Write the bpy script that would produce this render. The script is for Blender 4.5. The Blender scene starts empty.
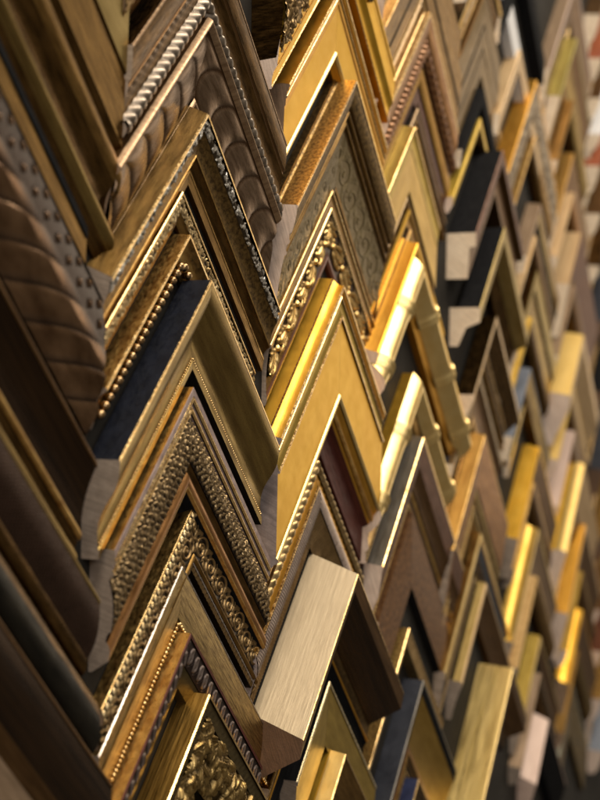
# Wall of picture-frame corner samples (chevrons) seen obliquely. Units: 1 mm = 0.001 m.
# Wall plane is XZ at y = 0, the samples stick out towards -Y.
import bpy, math, random
import numpy as np
rnd = random.Random(11)
sc = bpy.context.scene
C = sc.collection
MM = 0.001

# ---------------------------------------------------------------- camera
cam_d = bpy.data.cameras.new('camera'); cam = bpy.data.objects.new('camera', cam_d); C.objects.link(cam)
from mathutils import Matrix, Vector
a, b, g = math.radians(66.8419), math.radians(-0.025), math.radians(-0.767)
Ry = Matrix(((math.cos(a), 0, math.sin(a)), (0, 1, 0), (-math.sin(a), 0, math.cos(a))))
Rx = Matrix(((1, 0, 0), (0, math.cos(b), -math.sin(b)), (0, math.sin(b), math.cos(b))))
Rz = Matrix(((math.cos(g), -math.sin(g), 0), (math.sin(g), math.cos(g), 0), (0, 0, 1)))
W2C = Rz @ Rx @ Ry                       # wall axes (right, up, out) -> camera axes
B = Matrix(((1, 0, 0), (0, 0, -1), (0, 1, 0)))   # wall axes -> world axes
cam.matrix_world = Matrix.Translation((0, -0.5, 0)) @ (B @ W2C.transposed()).to_4x4()
cam_d.sensor_fit = 'HORIZONTAL'; cam_d.sensor_width = 24.0
cam_d.lens = 24.0 * 1364.76 / 600
cam_d.clip_start = 0.01; cam_d.clip_end = 50
cam_d.dof.use_dof = True; cam_d.dof.focus_distance = 1.125; cam_d.dof.aperture_fstop = 4.1
cam_d.dof.aperture_blades = 9
sc.camera = cam

# ---------------------------------------------------------------- world and lamps
w = bpy.data.worlds.new('World'); sc.world = w; w.use_nodes = True
w.node_tree.nodes['Background'].inputs[0].default_value = (1.0, 0.84, 0.64, 1)
w.node_tree.nodes['Background'].inputs[1].default_value = 0.14
def area(name, loc, target, sx, sy, watts, col):
    d = bpy.data.lights.new(name, 'AREA'); d.shape = 'RECTANGLE'; d.size = sx; d.size_y = sy; d.energy = watts; d.color = col
    o = bpy.data.objects.new(name, d); C.objects.link(o); o.location = loc
    o.rotation_euler = (Vector(target) - Vector(loc)).to_track_quat('-Z', 'Y').to_euler()
    return o
WARM = (1.0, 0.88, 0.71)
area('ceiling_lamp', (0.15, -0.45, 1.45), (1.05, 0, 0), 0.7, 0.5, 17, WARM)
area('ceiling_lamp', (1.3, -0.8, 1.75), (1.3, 0, 0), 1.1, 0.5, 22, WARM)
area('ceiling_lamp', (2.5, -0.8, 1.9), (2.1, 0, 0), 1.1, 0.5, 19, WARM)
area('unseen_soft_light', (-1.4, -2.2, 1.3), (1.0, 0, 0), 1.2, 1.2, 26, (1.0, 0.95, 0.88))
area('unseen_soft_light', (4.3, -1.6, 0.35), (1.2, 0, 0), 2.0, 2.2, 16, (1.0, 0.85, 0.66))  # added fill without a known window, brightens front faces and right rails
sc.view_settings.view_transform = 'Standard'; sc.view_settings.look = 'None'
sc.view_settings.exposure = 0.14; sc.view_settings.gamma = 1.0

# ---------------------------------------------------------------- materials
MATS = {}
def N(nt, t, **kw):
    n = nt.nodes.new(t)
    for k, v in kw.items(): setattr(n, k, v)
    return n
def mat(name, c1, c2=None, metal=1.0, rough=0.35, sx=60, sy=60, lo=0.35, hi=0.65, c3=None, fine=900, fineamt=0.3,
        bump=0.15, bscale=(500, 500), glaze=None, rvar=0.15, coat=0.0, detail=6, spec=0.5, rings=None, weave=None, seam=0.0):
    """Procedural finish in UV space (u runs along the rail in metres, v across it)."""
    m = bpy.data.materials.new(name); m.use_nodes = True; nt = m.node_tree; L = nt.links.new
    bs = nt.nodes['Principled BSDF']
    uv = N(nt, 'ShaderNodeUVMap'); uv.uv_map = 'rail'
    def noise(x, y, scale_detail=detail, rough_=0.6, off=0.0):
        mp = N(nt, 'ShaderNodeMapping'); mp.inputs['Scale'].default_value = (x, y, 1); mp.inputs['Location'].default_value = (off, off * 0.7, 0)
        L(uv.outputs[0], mp.inputs[0]); n = N(nt, 'ShaderNodeTexNoise'); n.inputs['Scale'].default_value = 1
        n.inputs['Detail'].default_value = scale_detail; n.inputs['Roughness'].default_value = rough_
        L(mp.outputs[0], n.inputs['Vector']); return n.outputs[0]
    def ramp(src, lo, hi):
        r = N(nt, 'ShaderNodeMapRange'); r.inputs[1].default_value = lo; r.inputs[2].default_value = hi; L(src, r.inputs[0]); return r.outputs[0]
    def mix(f, A, Bc, mode='MIX'):
        x = N(nt, 'ShaderNodeMix', data_type='RGBA', blend_type=mode)
        if isinstance(f, float): x.inputs[0].default_value = f
        else: L(f, x.inputs[0])
        for i, q in ((6, A), (7, Bc)):
            if isinstance(q, tuple): x.inputs[i].default_value = (*q, 1)
            else: L(q, x.inputs[i])
        return x.outputs[2]
    c2 = c2 or tuple(v * 0.6 for v in c1)
    big = ramp(noise(sx, sy), lo, hi)
    col = mix(big, c2, c1)
    fn = noise(fine, fine, 3, 0.7, 3.1)
    dark = c3 or tuple(v * 0.35 for v in c2)
    f = ramp(fn, 0.62 - 0.12 * fineamt, 0.70)
    fm = N(nt, 'ShaderNodeMath', operation='MULTIPLY'); L(f, fm.inputs[0]); fm.inputs[1].default_value = min(1.0, fineamt * 1.6)
    col = mix(fm.outputs[0], col, dark)
    if seam:                                  # overlapping squares of leaf, faintly different
        mp = N(nt, 'ShaderNodeMapping'); mp.inputs['Scale'].default_value = (14, 40, 1); L(uv.outputs[0], mp.inputs[0])
        vo = N(nt, 'ShaderNodeTexVoronoi'); vo.distance = 'CHEBYCHEV'; vo.inputs['Scale'].default_value = 1; L(mp.outputs[0], vo.inputs['Vector'])
        sp = N(nt, 'ShaderNodeSeparateColor'); L(vo.outputs['Color'], sp.inputs[0])
        mr = N(nt, 'ShaderNodeMapRange'); L(sp.outputs[0], mr.inputs[0]); mr.inputs[3].default_value = 1 - seam; mr.inputs[4].default_value = 1.0
        cb = N(nt, 'ShaderNodeCombineColor'); [L(mr.outputs[0], cb.inputs[i]) for i in range(3)]
        col = mix(1.0, col, cb.outputs[0], 'MULTIPLY')
    if rings:                                  # growth rings of sawn wood
        mp = N(nt, 'ShaderNodeMapping'); mp.inputs['Rotation'].default_value = (0, 0, rings[1]); L(uv.outputs[0], mp.inputs[0])
        m2 = N(nt, 'ShaderNodeMapping'); m2.inputs['Scale'].default_value = (rings[0] * 9, rings[0] * .45, 1); L(mp.outputs[0], m2.inputs[0])
        wn = N(nt, 'ShaderNodeTexNoise'); wn.inputs['Scale'].default_value = 1; wn.inputs['Detail'].default_value = 5; wn.inputs['Roughness'].default_value = 0.7; wn.inputs['Distortion'].default_value = 0.4
        L(m2.outputs[0], wn.inputs['Vector']); wr = ramp(wn.outputs[0], 0.42, 0.62)
        mr = N(nt, 'ShaderNodeMath', operation='MULTIPLY'); L(wr, mr.inputs[0]); mr.inputs[1].default_value = 0.6
        col = mix(mr.outputs[0], col, tuple(v * 0.55 for v in c2))
    hsrc = noise(bscale[0], bscale[1], 4, 0.65, 7.7)
    if weave:
        mp = N(nt, 'ShaderNodeMapping'); mp.inputs['Scale'].default_value = (weave, weave, 1); mp.inputs['Rotation'].default_value = (0, 0, 0.78); L(uv.outputs[0], mp.inputs[0])
        vo = N(nt, 'ShaderNodeTexVoronoi'); vo.inputs['Scale'].default_value = 1; vo.inputs['Randomness'].default_value = 0.15; L(mp.outputs[0], vo.inputs['Vector'])
        hsrc = vo.outputs['Distance']
        wf = ramp(hsrc, 0.1, 0.45)
        col = mix(wf, tuple(v * 1.9 for v in c1), col)
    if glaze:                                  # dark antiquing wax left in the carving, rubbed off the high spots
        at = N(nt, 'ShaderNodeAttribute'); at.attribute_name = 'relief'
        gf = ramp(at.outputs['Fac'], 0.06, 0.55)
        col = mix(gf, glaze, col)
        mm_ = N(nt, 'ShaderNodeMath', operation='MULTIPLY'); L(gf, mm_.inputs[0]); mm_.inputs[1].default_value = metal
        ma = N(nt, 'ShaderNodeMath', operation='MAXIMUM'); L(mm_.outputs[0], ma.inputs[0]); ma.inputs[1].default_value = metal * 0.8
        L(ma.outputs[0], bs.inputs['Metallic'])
    else:
        bs.inputs['Metallic'].default_value = metal
    L(col, bs.inputs['Base Color'])
    rr = N(nt, 'ShaderNodeMapRange'); L(noise(sx * 2.3, sy * 2.3, 5, 0.6, 1.3), rr.inputs[0])
    rr.inputs[1].default_value = 0.3; rr.inputs[2].default_value = 0.7
    rr.inputs[3].default_value = max(0.05, rough - rvar); rr.inputs[4].default_value = min(1, rough + rvar)
    L(rr.outputs[0], bs.inputs['Roughness'])
    bs.inputs['Specular IOR Level'].default_value = spec
    bs.inputs['Coat Weight'].default_value = coat; bs.inputs['Coat Roughness'].default_value = 0.25
    bp = N(nt, 'ShaderNodeBump'); bp.inputs['Strength'].default_value = bump; bp.inputs['Distance'].default_value = 0.0006
    L(hsrc, bp.inputs['Height']); L(bp.outputs[0], bs.inputs['Normal'])
    MATS[name] = m
    return m
BOLE = (0.045, 0.022, 0.010)
UMB = (0.030, 0.020, 0.012)
#    name               main colour           second               ...
mat('gold_bright', (0.86, 0.53, 0.08), (0.78, 0.44, 0.05), rough=0.38, sx=40, sy=60, fineamt=0.15, seam=0.12, bump=0.03, rvar=0.05)
mat('gold_satin', (0.78, 0.475, 0.065), (0.74, 0.435, 0.055), rough=0.46, sx=30, sy=30, fineamt=0.06, seam=0.05, bump=0.03, rvar=0.05)
mat('gold_pale', (0.92, 0.70, 0.32), (0.84, 0.60, 0.24), rough=0.36, sx=45, sy=60, fineamt=0.10, seam=0.08, bump=0.03, rvar=0.05)
mat('gold_amber', (0.70, 0.38, 0.065), (0.55, 0.28, 0.04), rough=0.38, sx=30, sy=120, fineamt=0.25, bump=0.03, rvar=0.05)
mat('gold_olive', (0.52, 0.37, 0.09), (0.38, 0.26, 0.055), rough=0.40, sx=40, sy=120, fineamt=0.3, bump=0.03, rvar=0.05)
mat('gold_edge', (0.98, 0.74, 0.38), (0.75, 0.46, 0.17), rough=0.24, sx=160, sy=200, fineamt=0.7, fine=700)
mat('gold_rubbed', (0.72, 0.48, 0.17), (0.40, 0.22, 0.07), rough=0.38, sx=90, sy=160, fineamt=0.6)
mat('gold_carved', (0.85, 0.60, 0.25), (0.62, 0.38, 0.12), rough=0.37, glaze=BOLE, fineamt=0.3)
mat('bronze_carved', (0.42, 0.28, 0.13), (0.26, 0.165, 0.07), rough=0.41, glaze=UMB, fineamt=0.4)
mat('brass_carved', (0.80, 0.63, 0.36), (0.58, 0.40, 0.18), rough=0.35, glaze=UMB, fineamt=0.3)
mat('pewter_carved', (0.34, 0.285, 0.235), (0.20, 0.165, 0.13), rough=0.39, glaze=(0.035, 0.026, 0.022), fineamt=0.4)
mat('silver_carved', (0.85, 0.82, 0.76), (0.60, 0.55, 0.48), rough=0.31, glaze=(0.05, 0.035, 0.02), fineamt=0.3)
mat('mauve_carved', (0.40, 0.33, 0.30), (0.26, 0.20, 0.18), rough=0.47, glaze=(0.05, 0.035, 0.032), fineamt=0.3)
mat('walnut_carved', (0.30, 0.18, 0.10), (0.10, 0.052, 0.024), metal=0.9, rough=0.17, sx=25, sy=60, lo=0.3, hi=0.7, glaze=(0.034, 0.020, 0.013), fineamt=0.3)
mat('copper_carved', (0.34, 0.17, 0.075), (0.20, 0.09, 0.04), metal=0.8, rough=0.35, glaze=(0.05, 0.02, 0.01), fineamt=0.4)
mat('mottled_gold', (0.62, 0.40, 0.13), (0.24, 0.14, 0.05), rough=0.42, sx=330, sy=330, lo=0.40, hi=0.60, c3=(0.05, 0.03, 0.015), fineamt=0.9, fine=1500, bump=0.3)
mat('mottled_bronze', (0.26, 0.165, 0.06), (0.09, 0.055, 0.022), rough=0.42, sx=260, sy=260, lo=0.38, hi=0.6, c3=(0.03, 0.02, 0.01), fineamt=0.8, fine=1400, bump=0.3)
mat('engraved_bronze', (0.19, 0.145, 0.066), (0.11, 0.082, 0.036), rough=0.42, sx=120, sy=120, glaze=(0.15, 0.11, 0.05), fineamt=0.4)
mat('bronze', (0.32, 0.19, 0.06), (0.17, 0.095, 0.028), rough=0.36, sx=30, sy=220, fineamt=0.5)
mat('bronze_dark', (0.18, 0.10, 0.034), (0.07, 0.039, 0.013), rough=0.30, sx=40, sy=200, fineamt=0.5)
mat('bronze_olive', (0.36, 0.25, 0.085), (0.16, 0.10, 0.034), rough=0.33, sx=12, sy=110, lo=0.32, hi=0.66, fineamt=0.5)
mat('brass_brushed', (0.56, 0.40, 0.17), (0.16, 0.10, 0.04), rough=0.38, sx=50, sy=750, lo=0.35, hi=0.6, fineamt=0.5, bscale=(80, 2200), bump=0.5)
mat('champagne_brushed', (0.43, 0.355, 0.25), (0.31, 0.25, 0.17), rough=0.52, sx=14, sy=700, lo=0.3, hi=0.7, fineamt=0.1, bscale=(30, 2500), bump=0.3)
mat('gold_brushed', (0.68, 0.52, 0.22), (0.46, 0.33, 0.115), rough=0.38, sx=8, sy=110, lo=0.35, hi=0.65, fineamt=0.15, bscale=(30, 1500), bump=0.3)
mat('copper_rod', (0.48, 0.34, 0.22), (0.28, 0.18, 0.11), rough=0.42, sx=300, sy=60, fineamt=0.5)
mat('brown_satin', (0.20, 0.11, 0.045), (0.10, 0.052, 0.02), metal=0.85, rough=0.38, sx=20, sy=240, fineamt=0.4, spec=0.2)
mat('brown_gloss', (0.062, 0.031, 0.012), (0.022, 0.011, 0.005), metal=0.85, rough=0.27, sx=10, sy=200, lo=0.3, hi=0.7, fineamt=0.4, coat=0.15, spec=0.3)
mat('mahogany', (0.15, 0.050, 0.022), (0.08, 0.025, 0.012), metal=0.3, rough=0.32, sx=20, sy=200, fineamt=0.3, coat=0.4, spec=0.2)
mat('russet', (0.20, 0.10, 0.04), (0.07, 0.032, 0.014), metal=0.6, rough=0.55, sx=160, sy=160, fineamt=0.7, bump=0.4, spec=0.2)
mat('plum', (0.12, 0.035, 0.028), (0.07, 0.02, 0.015), metal=0.3, rough=0.45, sx=30, sy=200, spec=0.2)
mat('mauve_line', (0.30, 0.22, 0.21), (0.20, 0.14, 0.13), metal=0.4, rough=0.4)
mat('plum_woven', (0.058, 0.033, 0.023), (0.032, 0.018, 0.012), metal=0.7, rough=0.36, weave=420, bump=0.8, fineamt=0.2, spec=0.2)
mat('navy', (0.008, 0.010, 0.018), (0.004, 0.005, 0.009), metal=0.0, rough=0.55, sx=70, sy=110, fineamt=0.2, c3=(0.05, 0.05, 0.06), bump=0.3, rvar=0.2, spec=0.18)
mat('black', (0.012, 0.012, 0.013), (0.006, 0.006, 0.007), metal=0.0, rough=0.7, sx=60, sy=300, fineamt=0.3, c3=(0.03, 0.03, 0.03), spec=0.04)
mat('teal_black', (0.035, 0.030, 0.022), (0.012, 0.011, 0.009), metal=0.6, rough=0.35, sx=20, sy=90, spec=0.2)
mat('slate', (0.032, 0.035, 0.047), (0.020, 0.022, 0.030), metal=0.1, rough=0.5, sx=60, sy=60, fineamt=0.3, spec=0.18)
mat('slate_metal', (0.20, 0.185, 0.165), (0.12, 0.11, 0.095), metal=0.8, rough=0.4, sx=20, sy=200, fineamt=0.3)
mat('taupe', (0.29, 0.20, 0.10), (0.17, 0.115, 0.055), metal=0.7, rough=0.42, sx=20, sy=160, fineamt=0.3, spec=0.2)
mat('tan', (0.60, 0.43, 0.24), (0.46, 0.31, 0.16), metal=0.5, rough=0.42, sx=20, sy=200, fineamt=0.3)
mat('mushroom', (0.38, 0.27, 0.18), (0.24, 0.165, 0.105), metal=0.6, rough=0.45, sx=20, sy=200, fineamt=0.3, spec=0.2)
mat('blush', (0.62, 0.47, 0.40), (0.50, 0.36, 0.30), metal=0.2, rough=0.5, sx=14, sy=260, fineamt=0.2)
mat('greige', (0.42, 0.42, 0.34), (0.30, 0.29, 0.22), metal=0.5, rough=0.4, sx=20, sy=200, fineamt=0.2)
mat('white_face', (0.70, 0.70, 0.72), (0.60, 0.60, 0.62), metal=0.0, rough=0.5, sx=20, sy=60, fineamt=0.1)
mat('brick_red', (0.36, 0.10, 0.04), (0.22, 0.06, 0.03), metal=0.2, rough=0.4, sx=20, sy=200)
mat('sawn_pine', (0.88, 0.74, 0.57), (0.76, 0.61, 0.45), metal=0, rough=0.75, sx=60, sy=60, rings=(90, 0.9), fineamt=0.3, bump=0.3)
mat('sawn_pink', (0.72, 0.58, 0.49), (0.60, 0.46, 0.38), metal=0, rough=0.8, sx=60, sy=60, rings=(60, 0.3), fineamt=0.3, bump=0.3)
mat('sawn_grey', (0.36, 0.29, 0.235), (0.27, 0.21, 0.165), metal=0, rough=0.8, sx=120, sy=120, rings=(45, 1.3), fineamt=0.4, bump=0.4)
mat('sawn_brown', (0.30, 0.20, 0.13), (0.20, 0.13, 0.08), metal=0, rough=0.75, sx=60, sy=60, rings=(70, 0.2), fineamt=0.4, bump=0.4)
mat('sawn_walnut', (0.17, 0.095, 0.055), (0.10, 0.055, 0.03), metal=0, rough=0.7, sx=20, sy=20, rings=(110, 0.35), fineamt=0.3, bump=0.5)
mat('shaded_wall', (0.028, 0.025, 0.021), (0.018, 0.016, 0.014), metal=0, rough=0.8, sx=8, sy=8, fineamt=0.1, spec=0.18)  # light wall coloured near black, shade of the gaps painted in

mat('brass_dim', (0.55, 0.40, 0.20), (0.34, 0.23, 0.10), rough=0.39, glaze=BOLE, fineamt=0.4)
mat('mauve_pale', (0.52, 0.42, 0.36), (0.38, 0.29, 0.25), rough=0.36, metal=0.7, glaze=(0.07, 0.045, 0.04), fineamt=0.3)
mat('bronze_side', (0.24, 0.15, 0.05), (0.10, 0.06, 0.02), rough=0.42, sx=30, sy=160, fineamt=0.5)
mat('gold_olive_dim', (0.40, 0.30, 0.12), (0.28, 0.20, 0.07), rough=0.45, sx=30, sy=80, fineamt=0.3, bump=0.03, rvar=0.05)
mat('gold_satin_dim', (0.55, 0.36, 0.09), (0.40, 0.25, 0.05), rough=0.36, sx=20, sy=60, fineamt=0.15, bump=0.03, rvar=0.05)
mat('gold_satin_pale', (0.72, 0.53, 0.20), (0.64, 0.45, 0.15), rough=0.55, sx=20, sy=60, fineamt=0.1, bump=0.03, rvar=0.05)
mat('gold_amber_dim', (0.60, 0.36, 0.10), (0.42, 0.23, 0.06), rough=0.4, sx=30, sy=120, fineamt=0.3, bump=0.03, rvar=0.05)
mat('gold_mirror', (0.84, 0.50, 0.08), (0.60, 0.30, 0.03), rough=0.38, sx=28, sy=90, fineamt=0.2, bump=0.03, rvar=0.05)
mat('gold_mirror_pale', (1.0, 0.88, 0.62), (0.95, 0.78, 0.45), rough=0.28, sx=60, sy=60, fineamt=0.05, bump=0.03, rvar=0.05)
mat('amber_streak', (0.85, 0.52, 0.14), (0.60, 0.34, 0.08), rough=0.36, sx=10, sy=300, fineamt=0.3)
mat('mustard', (0.66, 0.46, 0.08), (0.55, 0.36, 0.05), metal=0.6, rough=0.45, sx=20, sy=60, fineamt=0.1)
mat('olive_green', (0.34, 0.29, 0.07), (0.24, 0.19, 0.04), metal=0.7, rough=0.4, sx=16, sy=120, fineamt=0.2)
mat('tan_gold', (0.74, 0.52, 0.25), (0.52, 0.33, 0.13), metal=0.9, rough=0.38, sx=200, sy=90, fineamt=0.5)
mat('russet_lip', (0.40, 0.20, 0.07), (0.22, 0.10, 0.03), metal=0.75, rough=0.36, sx=30, sy=160, fineamt=0.5)
mat('plum_dim', (0.17, 0.085, 0.055), (0.10, 0.05, 0.03), metal=0.6, rough=0.45, sx=30, sy=160, fineamt=0.3, spec=0.2)
mat('navy_bright', (0.03, 0.04, 0.10), (0.02, 0.025, 0.06), metal=0.1, rough=0.4, sx=50, sy=100, fineamt=0.2, spec=0.18)
mat('slate_light', (0.20, 0.22, 0.27), (0.13, 0.15, 0.19), metal=0.3, rough=0.45, sx=30, sy=90, fineamt=0.2)
mat('silver_line', (0.80, 0.74, 0.70), (0.50, 0.42, 0.38), rough=0.28, sx=200, sy=200, fineamt=0.6)
mat('bead_bronze', (0.55, 0.38, 0.20), (0.36, 0.22, 0.10), rough=0.26, sx=200, sy=200, fineamt=0.2)
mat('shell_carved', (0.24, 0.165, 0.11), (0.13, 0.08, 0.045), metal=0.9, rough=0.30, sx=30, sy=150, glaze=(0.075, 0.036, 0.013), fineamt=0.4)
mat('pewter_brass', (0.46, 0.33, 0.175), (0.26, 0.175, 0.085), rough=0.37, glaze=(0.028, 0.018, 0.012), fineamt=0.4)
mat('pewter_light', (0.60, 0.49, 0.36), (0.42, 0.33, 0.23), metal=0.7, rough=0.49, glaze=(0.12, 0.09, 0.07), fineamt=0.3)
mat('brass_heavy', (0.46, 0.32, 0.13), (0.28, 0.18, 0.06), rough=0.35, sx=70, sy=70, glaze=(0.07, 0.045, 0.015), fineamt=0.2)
mat('sawn_mauve', (0.34, 0.285, 0.275), (0.26, 0.21, 0.205), metal=0, rough=0.8, sx=200, sy=200, rings=(30, 1.1), fineamt=0.3, bump=0.3)

# ---------------------------------------------------------------- carved relief (mm height over t along the rail, s across it)
def leaves(T, S, lst):
    """Heap of small carved leaves: each (t, s, angle, half length, half width, height)."""
    D = np.zeros_like(T)
    t0, dt_ = T[0, 0], T[1, 0] - T[0, 0]; span = T[0].max() - T[0].min(); nr = T.shape[0]
    for (t, s, an, ln, wd, h) in lst:
        i0 = max(0, int((t - ln - span - t0) / dt_) - 1); i1 = min(nr, int((t + ln - t0) / dt_) + 2)
        if i1 <= i0: continue
        j = np.nonzero(np.abs(S[0] - s) < ln)[0]
        if not len(j): continue
        sl = (slice(i0, i1), slice(j[0], j[-1] + 1))
        dt = T[sl] - t; ds = S[sl] - s
        A = (dt * math.cos(an) + ds * math.sin(an)) / ln; Bq = (-dt * math.sin(an) + ds * math.cos(an)) / wd
        Bq = Bq + 0.35 * (A * A - 0.3)
        k = 1 - A * A - Bq * Bq * (1.0 + 0.5 * A)
        v = h * np.sqrt(np.clip(k, 0, 1)) * (0.8 + 0.2 * A) - 0.38 * h * np.exp(-(Bq / 0.15) ** 2) * (k > 0.05)
        D[sl] = np.maximum(D[sl], v)
    return D
def cells(p, fn, n=0):
    out = []
    for k in range(-1, int(300 / p) + 1): out += fn(k * p, k)
    return out
def rel_crystal(wd, h=1.6, seed=1, size=1.8, dens=1.0):
    r = random.Random(seed); n = int(290 * wd / (size * size) * 0.8 * dens)
    L = [(r.uniform(0, 290), r.uniform(0.5, wd - 0.5), r.uniform(0, 6.28), size * r.uniform(.7, 1.5), size * r.uniform(.35, .6), h * r.uniform(.6, 1.2)) for _ in range(n)]
    return lambda T, S: leaves(T, S, L)
def rel_braid(wd, p=5.0, h=2.0, tilt=0.75):
    c = wd / 2
    L = cells(p, lambda t, k: [(t, c - wd * .2, tilt, wd * .42, wd * .2, h), (t + p / 2, c + wd * .2, -tilt, wd * .42, wd * .2, h)])
    return lambda T, S: leaves(T, S, L)
def rel_plait(wd, p=6.5, h=3.0, rows=3):
    r = random.Random(8); rw = wd / rows
    def f(t, k):
        return [(t + (p / 2 if q % 2 else 0) + r.uniform(-.4, .4), rw * (q + .5), (.8 if (q + k) % 2 else -.8) + r.uniform(-.25, .25), rw * r.uniform(.5, .66), p * .22, h * r.uniform(.8, 1.15)) for q in range(rows)] + \
               [(t + p * .25, rw * (q + 1), r.uniform(0, 3), 1.2, .9, h * .9) for q in range(rows - 1)]
    L = cells(p, f)
    return lambda T, S: leaves(T, S, L)
def rel_rosette(wd, p=7.0, h=2.0):
    c = wd / 2
    def f(t, k):
        o = [(t + .26 * wd * math.cos(q), c + .26 * wd * math.sin(q), q, wd * .22, wd * .13, h) for q in [j * 1.0472 + k * .4 for j in range(6)]]
        o += [(t, c, 0, wd * .1, wd * .1, h * 1.1), (t + p / 2, c - wd * .33, .5, p * .28, wd * .1, h * .8), (t + p / 2, c + wd * .33, -.5, p * .28, wd * .1, h * .8)]
        return o
    L = cells(p, f)
    return lambda T, S: leaves(T, S, L)
def rel_acanthus(wd, p=26.0, h=4.0, seed=3):
    r = random.Random(seed)
    def f(t, k):
        c = wd * .5; sg = 1 if k % 2 else -1; o = []
        o.append((t, c, .25 * sg, p * .42, wd * .15, h))
        for j, (dt, ds, an) in enumerate(((-.28, .20, .75), (-.10, .30, .55), (.10, .32, .30), (.26, .24, .0), (-.24, -.22, -.7), (-.02, -.30, -.45), (.20, -.26, -.1))):
            o.append((t + dt * p, c + ds * wd * sg, an * sg, wd * .24, wd * .075, h * r.uniform(.7, 1.0)))
        o.append((t + p * .5, c + wd * .06 * sg, 0, wd * .12, wd * .12, h * 1.25))
        o.append((t + p * .38, c - wd * .10 * sg, .9 * sg, wd * .13, wd * .06, h * .9))
        return o
    L = cells(p, f)
    return lambda T, S: leaves(T, S, L)
def rel_heap(wd, h=5.0, seed=5, size=5.0, dens=1.0):
    r = random.Random(seed); n = int(290 * wd / (size * size) * 0.9 * dens)
    L = [(r.uniform(0, 290), r.uniform(1, wd - 1), r.gauss(0.9, .9), size * r.uniform(.7, 1.3), size * r.uniform(.28, .42), h * r.uniform(.45, 1.15)) for _ in range(n)]
    return lambda T, S: leaves(T, S, L)
def rel_scroll(wd, p=24.0, h=2.2, turns=2.0, width=.22, leafy=True, rows=1):
    def fn(T, S):
        D = np.zeros_like(T); rw = wd / rows
        for row in range(rows):
            c = rw * (row + .5)
            for k in range(-1, int(300 / p) + 1):
                sg = 1 if (k + row) % 2 else -1
                tc = (k + .5 + .5 * (row % 2)) * p; R = min(rw, p) * .50
                x = T - tc; y = (S - c) * sg
                r_ = np.hypot(x, y); th = np.arctan2(y, x)
                ph = (r_ / R) * turns - th / (2 * math.pi)
                fr = np.abs(ph - np.round(ph)) * 2
                v = h * np.clip(1 - (fr / (width * 2)) ** 2, 0, 1) ** .5 * (r_ < R) 
                v = np.where(r_ < R * .16, h * 1.1, v)
                D = np.maximum(D, v)
        if leafy:
            L = []
            for row in range(rows):
                c = rw * (row + .5)
                L += cells(p, lambda t, k: [(t + dx * p, c + dy * rw, an, rw * .20, rw * .085, h * 1.15) for dx, dy, an in
                      ((0.0, .30, 1.0), (0.02, -.30, -1.0), (.12, .38, .3), (.1, -.38, -.3), (-.1, .12, 1.9), (-.1, -.12, -1.9), (.02, 0, .2))])
            D = np.maximum(D, leaves(T, S, L))
        return D
    return fn
def rel_flute(p=3.0, h=0.8, skew=0.0):
    return lambda T, S: h * np.abs(np.sin(math.pi * (T + skew * S) / p)) ** .7
def rel_rope(p=7.0, h=1.6, skew=1.0):
    return lambda T, S: h * np.sqrt(np.abs(np.sin(math.pi * (T + skew * S) / p)))
def rel_shell(wd, p=21.0, h=4.5, bow=14.0, lip=.22):
    def fn(T, S):
        u = (S / wd - .5) * 2
        ph = ((T - bow * (u * u)) / p) % 1.0
        v = h * np.sin(math.pi * np.clip(ph, 0.001, .999)) ** .55
        return v * np.clip(1.02 - u ** 4, 0, 1)
    return fn
def rel_wavecarve(wd, p=30.0, h=5.0, s0=16.0):
    def fn(T, S):
        u = np.clip((S - s0) / (wd - s0), 0, 1)
        ph = ((T + 1.75 * (S - s0) - 16 * u * u + 3 * np.sin(u * 5)) / p) % 1.0
        v = h * np.where(ph < .16, np.sin(ph / .16 * math.pi / 2), .25 + .75 * np.cos((ph - .16) / .84 * math.pi / 2) ** 1.3 - .25 * (ph > .97)) * np.clip(u * 4, 0, 1)
        D = v
        for row, off in ((s0 * .25, 0), (s0 * .72, 9)):
            x = ((T + off + 9) % 18) - 9; y = S - row
            r_ = np.hypot(x, y); th = np.arctan2(y, x)
            st = 2.4 * np.clip(1 - (np.abs(x) ** .62 + np.abs(y) ** .62) ** (1 / .62) / 5.2, 0, 1) ** .6
            D = np.maximum(D, st)
        return D
    return fn
def rel_loops(wd, p=9.0, h=1.0):
    def fn(T, S):
        x = ((T % p) - p / 2); y = S - wd / 2 + .12 * wd * np.sin(2 * math.pi * T / p)
        q = x * .8 + y * .6; r_ = -x * .6 + y * .8
        e = np.hypot(q / (p * .34), r_ / (wd * .17))
        ring = h * np.clip(1 - ((e - 1) / .35) ** 2, 0, 1) ** .5
        bump_ = h * .8 * np.clip(1 - (e / .45) ** 2, 0, 1) ** .5
        vine = h * .35 * np.clip(1 - (np.abs(S - wd * .5 - wd * .40 * np.cos(2 * math.pi * T / p)) / .8) ** 2, 0, 1) ** .5
        return np.maximum(np.maximum(ring, bump_), vine)
    return fn
def rel_bamboo(p=62.0, h=2.6, off=24.0):
    def fn(T, S):
        x = ((T + off) % p); 
        return h * np.exp(-((x - 20) / 2.2) ** 2) + h * .8 * np.exp(-((x - 28) / 2.2) ** 2) - .8 * np.exp(-((x - 24) / 1.6) ** 2) + 1.4 * np.exp(-((x - 24) / 12.0) ** 2)
    return fn
def rel_rough(h=0.5, size=2.5, seed=1):
    r = random.Random(seed); ph = [(r.uniform(.3, 2.2) / size, r.uniform(.3, 2.2) / size, r.uniform(0, 6)) for _ in range(9)]
    return lambda T, S: h * np.clip(sum(np.sin(a * T + b_ * S * (1 if i % 2 else -1) + c) for i, (a, b_, c) in enumerate(ph)) / 5 + .3, 0, 1.4)

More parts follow.
